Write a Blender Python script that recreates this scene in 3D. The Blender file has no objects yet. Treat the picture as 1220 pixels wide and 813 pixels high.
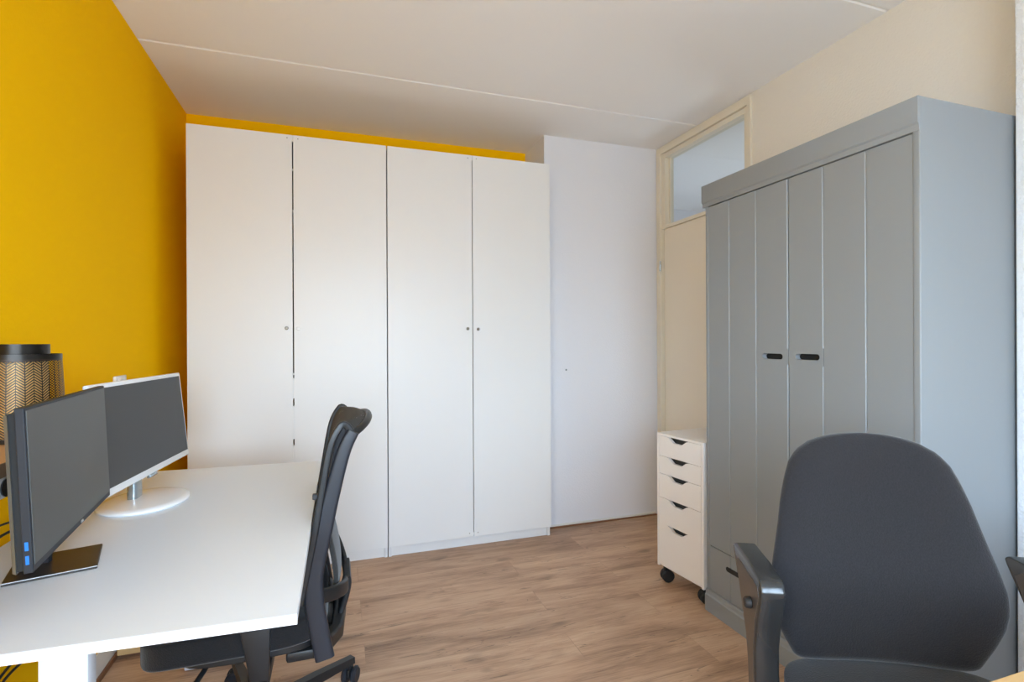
import bpy, bmesh, math, random
from mathutils import Vector, Matrix
random.seed(4)
SC = bpy.context.scene
COL = SC.collection
PI = math.pi

# ------------------------------------------------------------------ helpers
def srgb(r, g, b):
    f = lambda c: (c/255/12.92) if c/255 <= .04045 else ((c/255+.055)/1.055)**2.4
    return (f(r), f(g), f(b), 1)

def mat(name, col, rough=.5, metal=0., spec=.5, bump=None, var=None, coat=0.):
    m = bpy.data.materials.new(name); m.use_nodes = True
    nt = m.node_tree; b = nt.nodes['Principled BSDF']
    b.inputs['Base Color'].default_value = col if len(col) == 4 else (*col, 1)
    b.inputs['Roughness'].default_value = rough
    b.inputs['Metallic'].default_value = metal
    b.inputs['Specular IOR Level'].default_value = spec
    b.inputs['Coat Weight'].default_value = coat
    tc = nt.nodes.new('ShaderNodeTexCoord')
    if bump:
        sc, st, det = bump[:3]
        n = nt.nodes.new('ShaderNodeTexNoise'); n.inputs['Scale'].default_value = sc; n.inputs['Detail'].default_value = det
        src = tc.outputs['Object']
        if len(bump) > 3:
            mp = nt.nodes.new('ShaderNodeMapping'); mp.inputs['Scale'].default_value = bump[3]
            nt.links.new(src, mp.inputs[0]); src = mp.outputs[0]
        nt.links.new(src, n.inputs['Vector'])
        bp = nt.nodes.new('ShaderNodeBump'); bp.inputs['Strength'].default_value = st; bp.inputs['Distance'].default_value = .004
        nt.links.new(n.outputs['Fac'], bp.inputs['Height']); nt.links.new(bp.outputs[0], b.inputs['Normal'])
    if var:
        sc, amt = var
        n = nt.nodes.new('ShaderNodeTexNoise'); n.inputs['Scale'].default_value = sc; n.inputs['Detail'].default_value = 4
        nt.links.new(tc.outputs['Object'], n.inputs['Vector'])
        mr = nt.nodes.new('ShaderNodeMapRange'); mr.inputs['To Min'].default_value = 1-amt; mr.inputs['To Max'].default_value = 1+amt
        nt.links.new(n.outputs['Fac'], mr.inputs['Value'])
        vm = nt.nodes.new('ShaderNodeVectorMath'); vm.operation = 'SCALE'
        vm.inputs[0].default_value = b.inputs['Base Color'].default_value[:3]
        nt.links.new(mr.outputs[0], vm.inputs['Scale']); nt.links.new(vm.outputs[0], b.inputs['Base Color'])
    return m

def MN(nt, op, a, b=None, c=None):
    n = nt.nodes.new('ShaderNodeMath'); n.operation = op
    for i, v in enumerate((a, b, c)):
        if v is None: continue
        if isinstance(v, (int, float)): n.inputs[i].default_value = v
        else: nt.links.new(v, n.inputs[i])
    return n.outputs[0]

class MB:
    """collects shapes for one mesh"""
    def __init__(self): self.bm = bmesh.new()
    def box(self, x0, x1, y0, y1, z0, z1, bev=0., seg=2):
        t = bmesh.new()
        r = bmesh.ops.create_cube(t, size=1)
        for v in t.verts:
            v.co = Vector(((x0+x1)/2+v.co.x*(x1-x0), (y0+y1)/2+v.co.y*(y1-y0), (z0+z1)/2+v.co.z*(z1-z0)))
        if bev: bmesh.ops.bevel(t, geom=t.edges[:], offset=bev, segments=seg, affect='EDGES', profile=.5)
        self._add(t); return self
    def prism(self, poly, h0, h1, axis='z', bev=0., seg=2):
        """poly of 2D points extruded along axis; z:(x,y) x:(y,z) y:(x,z)"""
        t = bmesh.new()
        def p(a, b, h): return {'z': (a, b, h), 'x': (h, a, b), 'y': (a, h, b)}[axis]
        lo = [t.verts.new(p(a, b, h0)) for a, b in poly]; hi = [t.verts.new(p(a, b, h1)) for a, b in poly]
        n = len(poly)
        t.faces.new(lo); t.faces.new(hi[::-1])
        for i in range(n): t.faces.new((lo[i], lo[(i+1) % n], hi[(i+1) % n], hi[i]))
        bmesh.ops.recalc_face_normals(t, faces=t.faces[:])
        if bev:
            bmesh.ops.bevel(t, geom=[e for e in t.edges if len(e.link_faces) == 2 and e.calc_face_angle() > .5], offset=bev, segments=seg, affect='EDGES', profile=.5)
        self._add(t); return self
    def lathe(self, prof, n=32, c=(0, 0, 0), sx=1, sy=1, closed=False):
        t = bmesh.new(); rings = []
        for r, z in prof:
            if r < 1e-6: rings.append([t.verts.new((c[0], c[1], c[2]+z))])
            else: rings.append([t.verts.new((c[0]+sx*r*math.cos(2*PI*i/n), c[1]+sy*r*math.sin(2*PI*i/n), c[2]+z)) for i in range(n)])
        prs = list(zip(rings, rings[1:])) + ([(rings[-1], rings[0])] if closed else [])
        for A, B in prs:
            for i in range(n):
                j = (i+1) % n
                if len(A) == 1 and len(B) == 1: continue
                if len(A) == 1: t.faces.new((A[0], B[j], B[i]))
                elif len(B) == 1: t.faces.new((A[i], A[j], B[0]))
                else: t.faces.new((A[i], A[j], B[j], B[i]))
        bmesh.ops.recalc_face_normals(t, faces=t.faces[:])
        self._add(t); return self
    def cyl(self, p0, p1, r, r1=None, n=20, bev=0.):
        p0, p1 = Vector(p0), Vector(p1); L = (p1-p0).length; r1 = r if r1 is None else r1
        t = MB()
        pr = [(0, 0), (r-bev, 0)] + ([(r, bev)] if bev else []) + ([(r1, L-bev)] if bev else []) + [(r1-bev, L), (0, L)]
        if not bev: pr = [(0, 0), (r, 0), (r1, L), (0, L)]
        t.lathe(pr, n)
        q = Vector((0, 0, 1)).rotation_difference((p1-p0).normalized())
        t.bm.transform(Matrix.Translation(p0) @ q.to_matrix().to_4x4())
        self._add(t.bm); return self
    def sweep(self, pts, prof, up=(0, 0, 1), closed=False, scales=None, caps=True):
        """prof: 2D polygon (side, up) swept along 3D pts"""
        pts = [Vector(p) for p in pts]; t = bmesh.new(); rings = []; n = len(pts); up = Vector(up)
        for i, p in enumerate(pts):
            if closed: d = pts[(i+1) % n]-pts[i-1]
            else: d = pts[min(i+1, n-1)]-pts[max(i-1, 0)]
            d.normalize(); s = d.cross(up).normalized(); u = s.cross(d).normalized()
            k = scales[i] if scales else (1, 1)
            rings.append([t.verts.new(p+s*a*k[0]+u*b*k[1]) for a, b in prof])
        m = len(prof)
        for i in range(n if closed else n-1):
            A, B = rings[i], rings[(i+1) % n]
            for j in range(m): t.faces.new((A[j], A[(j+1) % m], B[(j+1) % m], B[j]))
        if not closed and caps:
            t.faces.new(rings[0][::-1]); t.faces.new(rings[-1])
        bmesh.ops.recalc_face_normals(t, faces=t.faces[:])
        self._add(t); return self
    def tube(self, pts, r, n=10, **k):
        return self.sweep(pts, [(r*math.cos(2*PI*i/n), r*math.sin(2*PI*i/n)) for i in range(n)], **k)
    def quad(self, *vs):
        self.bm.faces.new([self.bm.verts.new(v) for v in vs]); return self
    def grid(self, f, nu, nv):
        t = bmesh.new()
        g = [[t.verts.new(f(i/nu, j/nv)) for j in range(nv+1)] for i in range(nu+1)]
        for i in range(nu):
            for j in range(nv): t.faces.new((g[i][j], g[i+1][j], g[i+1][j+1], g[i][j+1]))
        self._add(t); return self
    def xf(self, M): self.bm.transform(M); return self
    def _add(self, t):
        me = bpy.data.meshes.new('tmp'); t.to_mesh(me); t.free(); self.bm.from_mesh(me); bpy.data.meshes.remove(me)
    def build(self, name, m, parent=None, smooth=False, mods=()):
        me = bpy.data.meshes.new(name); self.bm.to_mesh(me); self.bm.free()
        o = bpy.data.objects.new(name, me); COL.objects.link(o)
        me.materials.append(m)
        if parent: o.parent = parent
        if smooth:
            for p in me.polygons: p.use_smooth = True
            if smooth != 'all':
                me.set_sharp_from_angle(angle=math.radians(40))
        for kind, kw in mods:
            md = o.modifiers.new(kind.title(), kind)
            for k, v in kw.items(): setattr(md, k, v)
        return o

def thing(name, label, cat, loc=(0, 0, 0), rz=0., group=None):
    o = bpy.data.objects.new(name, None); COL.objects.link(o); o.empty_display_size = .05
    o.location = loc; o.rotation_euler = (0, 0, rz); return tag(o, label, cat, group)
def tag(o, label, cat, group=None):
    o['label'] = label; o['category'] = cat
    if group: o['group'] = group
    return o
def struct(o, label=None):
    o['kind'] = 'structure'
    if label: o['label'] = label
    return o

def catmull(P, n=6):
    P = [Vector(p) for p in P]; out = []
    for i in range(len(P)-1):
        a = P[max(i-1, 0)]; b = P[i]; c = P[i+1]; d = P[min(i+2, len(P)-1)]
        for k in range(n):
            t = k/n
            out.append(.5*((2*b)+(c-a)*t+(2*a-5*b+4*c-d)*t*t+(3*b-a-3*c+d)*t**3))
    out.append(P[-1]); return out
def rrect(x0, x1, y0, y1, r, n=5):
    o = []
    for cx, cy, a0 in ((x1-r, y1-r, 0), (x0+r, y1-r, 90), (x0+r, y0+r, 180), (x1-r, y0+r, 270)):
        for k in range(n+1):
            a = math.radians(a0+90*k/n); o.append((cx+r*math.cos(a), cy+r*math.sin(a)))
    return o

# ------------------------------------------------------------------ materials
M = {}
M['yellow'] = mat('yellow_paint', srgb(255, 195, 0), .8, spec=.06, bump=(220, .25, 3, (1, 1, .35)))
M['ceiling'] = mat('ceiling_paint', srgb(240, 238, 236), .9, spec=.2, bump=(150, .1, 3))
M['cream'] = mat('cream_wall_paint', srgb(222, 216, 205), .85, spec=.2, bump=(90, .5, 5))
M['white_wall'] = mat('white_wall_paint', srgb(228, 228, 232), .8, spec=.2, bump=(120, .35, 4))
M['rough_white'] = mat('rough_white_plaster', srgb(220, 223, 226), .9, spec=.2, bump=(140, 1., 6))
M['trim'] = mat('cream_trim_gloss', srgb(224, 215, 196), .4, bump=(60, .05, 2))
M['door'] = mat('cream_door_paint', srgb(232, 223, 206), .55, var=(3, .02))
M['white_lam'] = mat('white_laminate', srgb(231, 231, 230), .38, bump=(300, .02, 2), spec=.45)
M['white_body'] = mat('white_carcass', srgb(222, 222, 222), .5)
M['inside'] = mat('dark_interior', srgb(70, 68, 66), .8)
M['desk'] = mat('desk_white', srgb(224, 229, 234), .42, spec=.45, bump=(400, .03, 2))
M['desk_edge'] = mat('desk_edge_white', srgb(244, 244, 244), .45)
M['desk_metal'] = mat('desk_leg_white_metal', srgb(204, 208, 214), .4)
M['grey'] = mat('grey_painted_wood', srgb(134, 138, 140), .42, spec=.5, bump=(30, .06, 5, (1, 1, .12)), var=(2.5, .015))
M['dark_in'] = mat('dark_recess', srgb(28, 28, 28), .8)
M['knob_dark'] = mat('brushed_steel', srgb(120, 112, 100), .35, metal=.9)
M['knob_white'] = mat('white_plastic', srgb(240, 240, 240), .3)
M['drawer'] = mat('white_drawer_paint', srgb(232, 226, 220), .4)
M['black_pl'] = mat('black_plastic', srgb(27, 28, 30), .42, bump=(500, .05, 2))
M['blue_black'] = mat('dark_satin_plastic', srgb(35, 38, 46), .4)
M['gloss_black'] = mat('gloss_black_plastic', srgb(38, 38, 38), .24, coat=.2)
M['arm_side'] = mat('armrest_satin', srgb(72, 66, 62), .3)
M['screen_g'] = mat('matt_screen', srgb(70, 71, 70), .45, spec=.7)
M['screen_w'] = mat('dark_screen', srgb(66, 67, 68), .5, spec=.5)
M['mon_dark'] = mat('monitor_bezel', srgb(38, 40, 46), .5, spec=.3)
M['mon_back'] = mat('monitor_back_grey', srgb(92, 92, 90), .45)
M['mon_white'] = mat('monitor_white_plastic', srgb(238, 238, 238), .25)
M['chrome'] = mat('silver_plastic', srgb(170, 180, 186), .2, metal=.8)
M['base_dark'] = mat('stand_base_brushed', srgb(58, 52, 48), .38, metal=.3, bump=(200, .05, 2, (1, 12, 1)))
M['edge_silver'] = mat('stand_base_rim', srgb(190, 190, 190), .3, metal=.6)
M['usb'] = mat('usb_blue', srgb(10, 110, 200), .4)
M['rubber'] = mat('rubber', srgb(24, 24, 25), .6)
M['lamp_dark'] = None
M['wood_shelf'] = mat('raw_wood_shelf', srgb(190, 150, 110), .6, bump=(60, .2, 5, (8, 1, 8)), var=(9, .1))
M['wood_edge'] = mat('shelf_edge_brown', srgb(122, 96, 72), .6, var=(12, .1))
M['wood_light'] = mat('light_beech', srgb(214, 176, 120), .5, var=(14, .06))
M['skirt_wood'] = mat('brown_skirting', srgb(128, 86, 58), .5, var=(10, .1))
M['skirt_white'] = mat('white_skirting', srgb(225, 222, 215), .5)
M['glass_frame'] = mat('window_frame_white', srgb(235, 235, 235), .4)

def fabric(name, c, scale=900):
    m = mat(name, c, .95, spec=.15)
    nt = m.node_tree; b = nt.nodes['Principled BSDF']
    b.inputs['Sheen Weight'].default_value = .25; b.inputs['Sheen Roughness'].default_value = .5
    tc = nt.nodes.new('ShaderNodeTexCoord')
    v = nt.nodes.new('ShaderNodeTexVoronoi'); v.inputs['Scale'].default_value = scale/3
    nt.links.new(tc.outputs['Object'], v.inputs['Vector'])
    n = nt.nodes.new('ShaderNodeTexNoise'); n.inputs['Scale'].default_value = 260; n.inputs['Detail'].default_value = 3
    nt.links.new(tc.outputs['Object'], n.inputs['Vector'])
    mr = nt.nodes.new('ShaderNodeMapRange'); mr.inputs['To Min'].default_value = .65; mr.inputs['To Max'].default_value = 1.4
    nt.links.new(n.outputs['Fac'], mr.inputs['Value'])
    vm = nt.nodes.new('ShaderNodeVectorMath'); vm.operation = 'SCALE'; vm.inputs[0].default_value = c[:3]
    nt.links.new(mr.outputs[0], vm.inputs['Scale']); nt.links.new(vm.outputs[0], b.inputs['Base Color'])
    bp = nt.nodes.new('ShaderNodeBump'); bp.inputs['Strength'].default_value = .5; bp.inputs['Distance'].default_value = .001
    nt.links.new(v.outputs['Distance'], bp.inputs['Height']); nt.links.new(bp.outputs[0], b.inputs['Normal'])
    return m
M['fabric'] = fabric('charcoal_fabric', srgb(36, 35, 37))
M['seat_fab'] = fabric('black_and_shaded_seat_fabric', srgb(27, 27, 29))  # own black on the mesh chair; shade painted in on the charcoal chair

def mesh_fabric():
    m = mat('chair_mesh', srgb(62, 59, 56), .8)
    nt = m.node_tree; b = nt.nodes['Principled BSDF']; out = nt.nodes['Material Output']
    tc = nt.nodes.new('ShaderNodeTexCoord'); sp = nt.nodes.new('ShaderNodeSeparateXYZ'); nt.links.new(tc.outputs['Object'], sp.inputs[0])
    a = MN(nt, 'SINE', MN(nt, 'MULTIPLY', sp.outputs[1], 2*PI/.006)); c = MN(nt, 'SINE', MN(nt, 'MULTIPLY', sp.outputs[2], 2*PI/.006))
    hole = MN(nt, 'GREATER_THAN', MN(nt, 'MULTIPLY', a, c), .72)
    tr = nt.nodes.new('ShaderNodeBsdfTransparent'); mx = nt.nodes.new('ShaderNodeMixShader')
    nt.links.new(hole, mx.inputs[0]); nt.links.new(b.outputs[0], mx.inputs[1]); nt.links.new(tr.outputs[0], mx.inputs[2]); nt.links.new(mx.outputs[0], out.inputs[0])
    return m
M['mesh'] = mesh_fabric()
M['pad'] = fabric('grey_pad_fabric', srgb(58, 56, 54))

def lamp_mat(name, c, metal):
    """herringbone cut-outs in a metal shade"""
    m = mat(name, c, .38, metal=metal)
    nt = m.node_tree; b = nt.nodes['Principled BSDF']; out = nt.nodes['Material Output']
    tc = nt.nodes.new('ShaderNodeTexCoord'); sp = nt.nodes.new('ShaderNodeSeparateXYZ'); nt.links.new(tc.outputs['Object'], sp.inputs[0])
    ang = MN(nt, 'ARCTAN2', sp.outputs[1], sp.outputs[0])
    u = MN(nt, 'FRACT', MN(nt, 'MULTIPLY', MN(nt, 'ADD', ang, 8.), 17/(2*PI)))
    tri = MN(nt, 'ABSOLUTE', MN(nt, 'SUBTRACT', u, .5))                 # 0..0.5
    w = MN(nt, 'FRACT', MN(nt, 'ADD', MN(nt, 'MULTIPLY', sp.outputs[2], 1/.0064), MN(nt, 'MULTIPLY', tri, 4.2)))
    s1 = MN(nt, 'GREATER_THAN', w, .48)
    s2 = MN(nt, 'MULTIPLY', MN(nt, 'GREATER_THAN', tri, .02), MN(nt, 'LESS_THAN', tri, .47))
    s3 = MN(nt, 'MULTIPLY', MN(nt, 'GREATER_THAN', sp.outputs[2], .012), MN(nt, 'LESS_THAN', sp.outputs[2], .192))
    hole = MN(nt, 'MULTIPLY', MN(nt, 'MULTIPLY', s1, s2), s3)
    tr = nt.nodes.new('ShaderNodeBsdfTransparent'); mx = nt.nodes.new('ShaderNodeMixShader')
    nt.links.new(hole, mx.inputs[0]); nt.links.new(b.outputs[0], mx.inputs[1]); nt.links.new(tr.outputs[0], mx.inputs[2]); nt.links.new(mx.outputs[0], out.inputs[0])
    return m
M['lamp_dark'] = lamp_mat('lamp_shade_outside', srgb(52, 40, 30), .4)
M['lamp_gold'] = mat('lamp_gold_inside', srgb(245, 200, 120), .4, metal=.25)
M['lamp_ring'] = mat('lamp_black_metal', srgb(42, 38, 34), .3, metal=.7)

def floor_mat():
    m = bpy.data.materials.new('oak_laminate'); m.use_nodes = True
    nt = m.node_tree; b = nt.nodes['Principled BSDF']; N = nt.nodes.new; L = nt.links.new
    tc = N('ShaderNodeTexCoord')
    mp = N('ShaderNodeMapping'); mp.inputs['Location'].default_value = (.35, .055, 0); L(tc.outputs['Object'], mp.inputs[0])
    br = N('ShaderNodeTexBrick'); br.offset = .37; br.inputs['Scale'].default_value = 1
    br.inputs['Brick Width'].default_value = 1.29; br.inputs['Row Height'].default_value = .192
    br.inputs['Mortar Size'].default_value = .0009; br.inputs['Mortar Smooth'].default_value = .1; br.inputs['Bias'].default_value = 0
    br.inputs['Color1'].default_value = (0, 0, 0, 1); br.inputs['Color2'].default_value = (1, 1, 1, 1); br.inputs['Mortar'].default_value = (.5, .5, .5, 1)
    L(mp.outputs[0], br.inputs['Vector'])
    rnd = N('ShaderNodeSeparateColor'); L(br.outputs['Color'], rnd.inputs[0])
    # per-plank offset of the grain
    cx = N('ShaderNodeCombineXYZ'); L(MN(nt, 'MULTIPLY', rnd.outputs[0], 7.3), cx.inputs[0]); L(MN(nt, 'MULTIPLY', rnd.outputs[0], 3.1), cx.inputs[2])
    va = N('ShaderNodeVectorMath'); L(mp.outputs[0], va.inputs[0]); L(cx.outputs[0], va.inputs[1])
    def noise(scale, sc3, det, rough=.6, dist=0.):
        q = N('ShaderNodeMapping'); q.inputs['Scale'].default_value = sc3; L(va.outputs[0], q.inputs[0])
        n = N('ShaderNodeTexNoise'); n.inputs['Scale'].default_value = scale; n.inputs['Detail'].default_value = det
        n.inputs['Roughness'].default_value = rough; n.inputs['Distortion'].default_value = dist
        L(q.outputs[0], n.inputs['Vector']); return n.outputs['Fac']
    broad = noise(1.6, (1, 5.5, 1), 5, .6, .6)
    fine = noise(7, (1, 22, 1), 7, .65, .3)
    crack = noise(2.2, (.55, 7, 1), 3, .5, 1.2)
    knots = noise(3.2, (1.0, 2.6, 1), 2, .4, .2)
    cr = N('ShaderNodeValToRGB'); e = cr.color_ramp.elements
    e[0].position = .30; e[0].color = srgb(116, 84, 62); e[1].position = .70; e[1].color = srgb(212, 178, 146)
    k = cr.color_ramp.elements.new(.5); k.color = srgb(184, 148, 118)
    v = MN(nt, 'ADD', MN(nt, 'MULTIPLY', broad, .62), MN(nt, 'MULTIPLY', fine, .38)); L(v, cr.inputs[0])
    # crack lines: thin band around .5 of a distorted noise
    band = MN(nt, 'LESS_THAN', MN(nt, 'ABSOLUTE', MN(nt, 'SUBTRACT', crack, .44)), .006)
    band = MN(nt, 'MULTIPLY', band, MN(nt, 'GREATER_THAN', fine, .5))
    kn = N('ShaderNodeMapRange'); kn.inputs['From Min'].default_value = .66; kn.inputs['From Max'].default_value = .76; L(knots, kn.inputs['Value'])
    plank = N('ShaderNodeMapRange'); plank.inputs['To Min'].default_value = .93; plank.inputs['To Max'].default_value = 1.06; L(rnd.outputs[0], plank.inputs['Value'])
    f = MN(nt, 'MULTIPLY', plank.outputs[0], MN(nt, 'SUBTRACT', 1, MN(nt, 'MULTIPLY', band, .5)))
    f = MN(nt, 'MULTIPLY', f, MN(nt, 'SUBTRACT', 1, MN(nt, 'MULTIPLY', kn.outputs[0], .45)))
    f = MN(nt, 'MULTIPLY', f, MN(nt, 'SUBTRACT', 1, MN(nt, 'MULTIPLY', br.outputs['Fac'], .22)))
    vm = N('ShaderNodeVectorMath'); vm.operation = 'SCALE'; L(cr.outputs[0], vm.inputs[0]); L(f, vm.inputs['Scale'])
    L(vm.outputs[0], b.inputs['Base Color'])
    b.inputs['Roughness'].default_value = .42; b.inputs['Specular IOR Level'].default_value = .45
    bp = N('ShaderNodeBump'); bp.inputs['Strength'].default_value = .12; bp.inputs['Distance'].default_value = .002
    L(fine, bp.inputs['Height']); L(bp.outputs[0], b.inputs['Normal'])
    return m
M['floor'] = floor_mat()

def glass_mat():
    m = bpy.data.materials.new('window_glass'); m.use_nodes = True
    nt = m.node_tree; nt.nodes.remove(nt.nodes['Principled BSDF'])
    t = nt.nodes.new('ShaderNodeBsdfTransparent'); t.inputs[0].default_value = (.95, .97, .97, 1)
    g = nt.nodes.new('ShaderNodeBsdfGlossy'); g.inputs['Roughness'].default_value = .02
    lw = nt.nodes.new('ShaderNodeLayerWeight'); fr = nt.nodes.new('ShaderNodeMath'); fr.operation = 'MULTIPLY_ADD'; pw = nt.nodes.new('ShaderNodeMath'); pw.operation = 'POWER'; pw.inputs[1].default_value = 3.5; nt.links.new(lw.outputs['Facing'], pw.inputs[0]); nt.links.new(pw.outputs[0], fr.inputs[0]); fr.inputs[1].default_value = .6; fr.inputs[2].default_value = .035
    mx = nt.nodes.new('ShaderNodeMixShader')
    nt.links.new(fr.outputs[0], mx.inputs[0]); nt.links.new(t.outputs[0], mx.inputs[1]); nt.links.new(g.outputs[0], mx.inputs[2])
    nt.links.new(mx.outputs[0], nt.nodes['Material Output'].inputs[0]); return m
M['glass'] = glass_mat()

# ------------------------------------------------------------------ room shell
XR, CE, YB, YW, XP = 3.01, 2.603, .505, .144, 2.145
XN, YN, YR = 2.868, -1.996, -4.0          # near right wall stands proud; rear wall behind the camera
struct(MB().box(-.15, 3.15, -4.2, .65, -.08, 0).build('floor', M['floor']))
# ceiling: concrete slabs with V joints
prof = []
ys = [-4.2]
for yj in (-3.9, -2.70, -1.50, -.30):
    prof += [(yj-.008, CE), (yj-.003, CE+.006), (yj+.003, CE+.006), (yj+.008, CE-.0005)]
poly = [(-4.2, CE)] + prof + [(.65, CE), (.65, CE+.15), (-4.2, CE+.15)]
struct(MB().prism(poly, -.15, 3.15, 'x').build('ceiling', M['ceiling']))
lw0, lw1 = -3.85, -3.20
struct(MB().box(-.15, 0, lw1, .65, 0, CE).box(-.15, 0, -4.2, lw0, 0, CE).box(-.15, 0, lw0, lw1, 0, .80).box(-.15, 0, lw0, lw1, 2.25, CE).build('wall_left', M['yellow']))
struct(MB().box(0, XP, YB, YB+.15, 0, CE).build('wall_back', M['yellow']))
struct(MB().box(XP, XR+.14, YW, YB+.15, 0, CE).build('wall_back_white', M['white_wall']))
# right wall with door/transom opening y -0.74..0.105
D0, D1 = -.735, .100
w = MB().box(XR, XR+.12, YN, D0-.025, 0, CE).box(XR, XR+.12, D0-.025, YW, 2.59, CE).box(XR, XR+.12, D1+.02, YW, 0, 2.59)
struct(w.build('wall_right', M['cream']))
struct(MB().box(XN, XR+.12, YR, YN, 0, CE, .004).build('wall_right_near', M['rough_white']))
# rear wall with window opening
wx0, wx1, wz0, wz1 = .25, 1.95, .70, 2.05
w = MB().box(-.0, wx0, YR-.2, YR, 0, CE).box(wx1, XN, YR-.2, YR, 0, CE).box(wx0, wx1, YR-.2, YR, 0, wz0).box(wx0, wx1, YR-.2, YR, wz1, CE)
struct(w.build('wall_rear', M['white_wall']))
win = bpy.data.objects.new('window_2', None); COL.objects.link(win); win.location = (0, YR-.12, 0); struct(win, 'wide white-framed window behind the camera')
f = MB()
for a, b in ((wx0, wx0+.06), (wx1-.06, wx1), ((wx0+wx1)/2-.04, (wx0+wx1)/2+.04)): f.box(a, b, -.03, .03, wz0, wz1, .004)
for a, b in ((wz0, wz0+.06), (wz1-.06, wz1)): f.box(wx0, wx1, -.029, .029, a, b, .004)
f.build('window_frame', M['glass_frame'], win)
MB().box(wx0+.05, wx1-.05, -.004, .004, wz0+.05, wz1-.05).build('pane', M['glass'], win)
MB().box(wx0-.05, wx1+.05, .1, .26, wz0-.03, wz0, .005).build('window_sill', M['white_lam'], win)

wl = bpy.data.objects.new('added_window_4', None); COL.objects.link(wl); wl.location = (-.09, 0, 0); struct(wl, 'added white-framed side window behind the camera, lighting the right side')  # unseen side window, added to light the right half of the room
f = MB()
for a, b in ((lw0, lw0+.05), (lw1-.05, lw1)): f.box(-.03, .03, a, b, .80, 2.25, .004)
for a, b in ((.80, .85), (2.20, 2.25)): f.box(-.029, .029, lw0, lw1, a, b, .004)
f.build('window_frame', M['glass_frame'], wl)
MB().box(-.004, .004, lw0+.04, lw1-.04, .84, 2.21).build('pane', M['glass'], wl)

# door frame, door and transom
dr = bpy.data.objects.new('door_1', None); COL.objects.link(dr); dr.location = (XR, 0, 0); struct(dr, 'cream flush door beneath the glass transom, right wall')
MB().box(.015, .055, D0+.008, D1-.028, .008, 2.02, .002).build('door_slab', M['door'], dr)
f = MB().box(-.014, .10, D0-.025, D0+.003, 0, 2.59, .003).box(-.014, .10, D1-.02, D1+.024, 0, 2.59, .003)
f.box(-.013, .10, D0, D1, 2.545, 2.592, .003)
f.build('door_frame', M['trim'], dr)
for z in (.25, 1.76): MB().cyl((-.018, D1-.024, z-.035), (-.018, D1-.024, z+.035), .006, n=10).build('hinge', M['chrome'], dr)
wn = bpy.data.objects.new('window_1', None); COL.objects.link(wn); wn.location = (XR, 0, 0); struct(wn, 'transom window above the cream door')
f = MB().box(.0, .07, D0+.001, D0+.035, 2.018, 2.546).box(.0, .07, D1-.06, D1-.018, 2.018, 2.546).box(.0012, .069, D0+.034, D1-.059, 2.512, 2.5425).box(.0012, .069, D0+.034, D1-.059, 2.021, 2.043)
f.box(.03, .05, D0+.03, D0+.045, 2.04, 2.51).box(.03, .05, D1-.075, D1-.055, 2.04, 2.51)
f.build('window_frame', M['trim'], wn)
MB().box(.038, .042, D0+.03, D1-.06, 2.04, 2.51).build('pane', M['glass'], wn)

# hallway beyond the transom
HX0, HX1 = XR+.12, 5.2
struct(MB().box(HX0, HX1+.1, -2.2, 1.6, -.08, 0).build('floor_hallway', M['floor']))
struct(MB().box(HX0+.02, HX1+.1, -2.2, 1.6, CE+.02, CE+.15).build('ceiling_hallway', M['ceiling']))
struct(MB().box(HX1, HX1+.1, -2.2, 1.6, 0, 1.1).box(HX1, HX1+.1, -2.2, 1.6, 1.8, CE+.02).box(HX1, HX1+.1, -2.2, -.6, 1.1, 1.8).box(HX1, HX1+.1, .5, 1.6, 1.1, 1.8).build('wall_hallway_far', M['cream']))
struct(MB().box(HX0-.1, HX1, 1.6, 1.7, 0, CE+.02).box(HX0-.1, HX0+.021, .655, 1.6, 0, CE+.02).box(HX0, HX1, -2.3, -2.2, 0, CE+.02).build('wall_hallway_side', M['white_wall']))
MB_w3 = MB().box(HX1+.03, HX1+.04, -.6, .5, 1.1, 1.8)
struct(MB_w3.build('added_window_3', M['glass']))  # unseen hallway window, added so daylight brightens the ceiling behind the transom

# skirtings
struct(MB().box(0, .007, -4, YB, 0, .10, .002).build('baseboard_left', M['skirt_white']))
struct(MB().box(.007, .016, -4, -.0, 0, .022, .003).build('trim_1', M['skirt_wood']))
struct(MB().box(XP+.0, XR-.02, YW-.010, YW, 0, .018, .003).build('baseboard_back', M['skirt_white']))
struct(MB().box(XP+.0, XR-.02, YW-.022, YW-.010, 0, .008, .002).build('trim_2', M['skirt_wood']))

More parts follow.
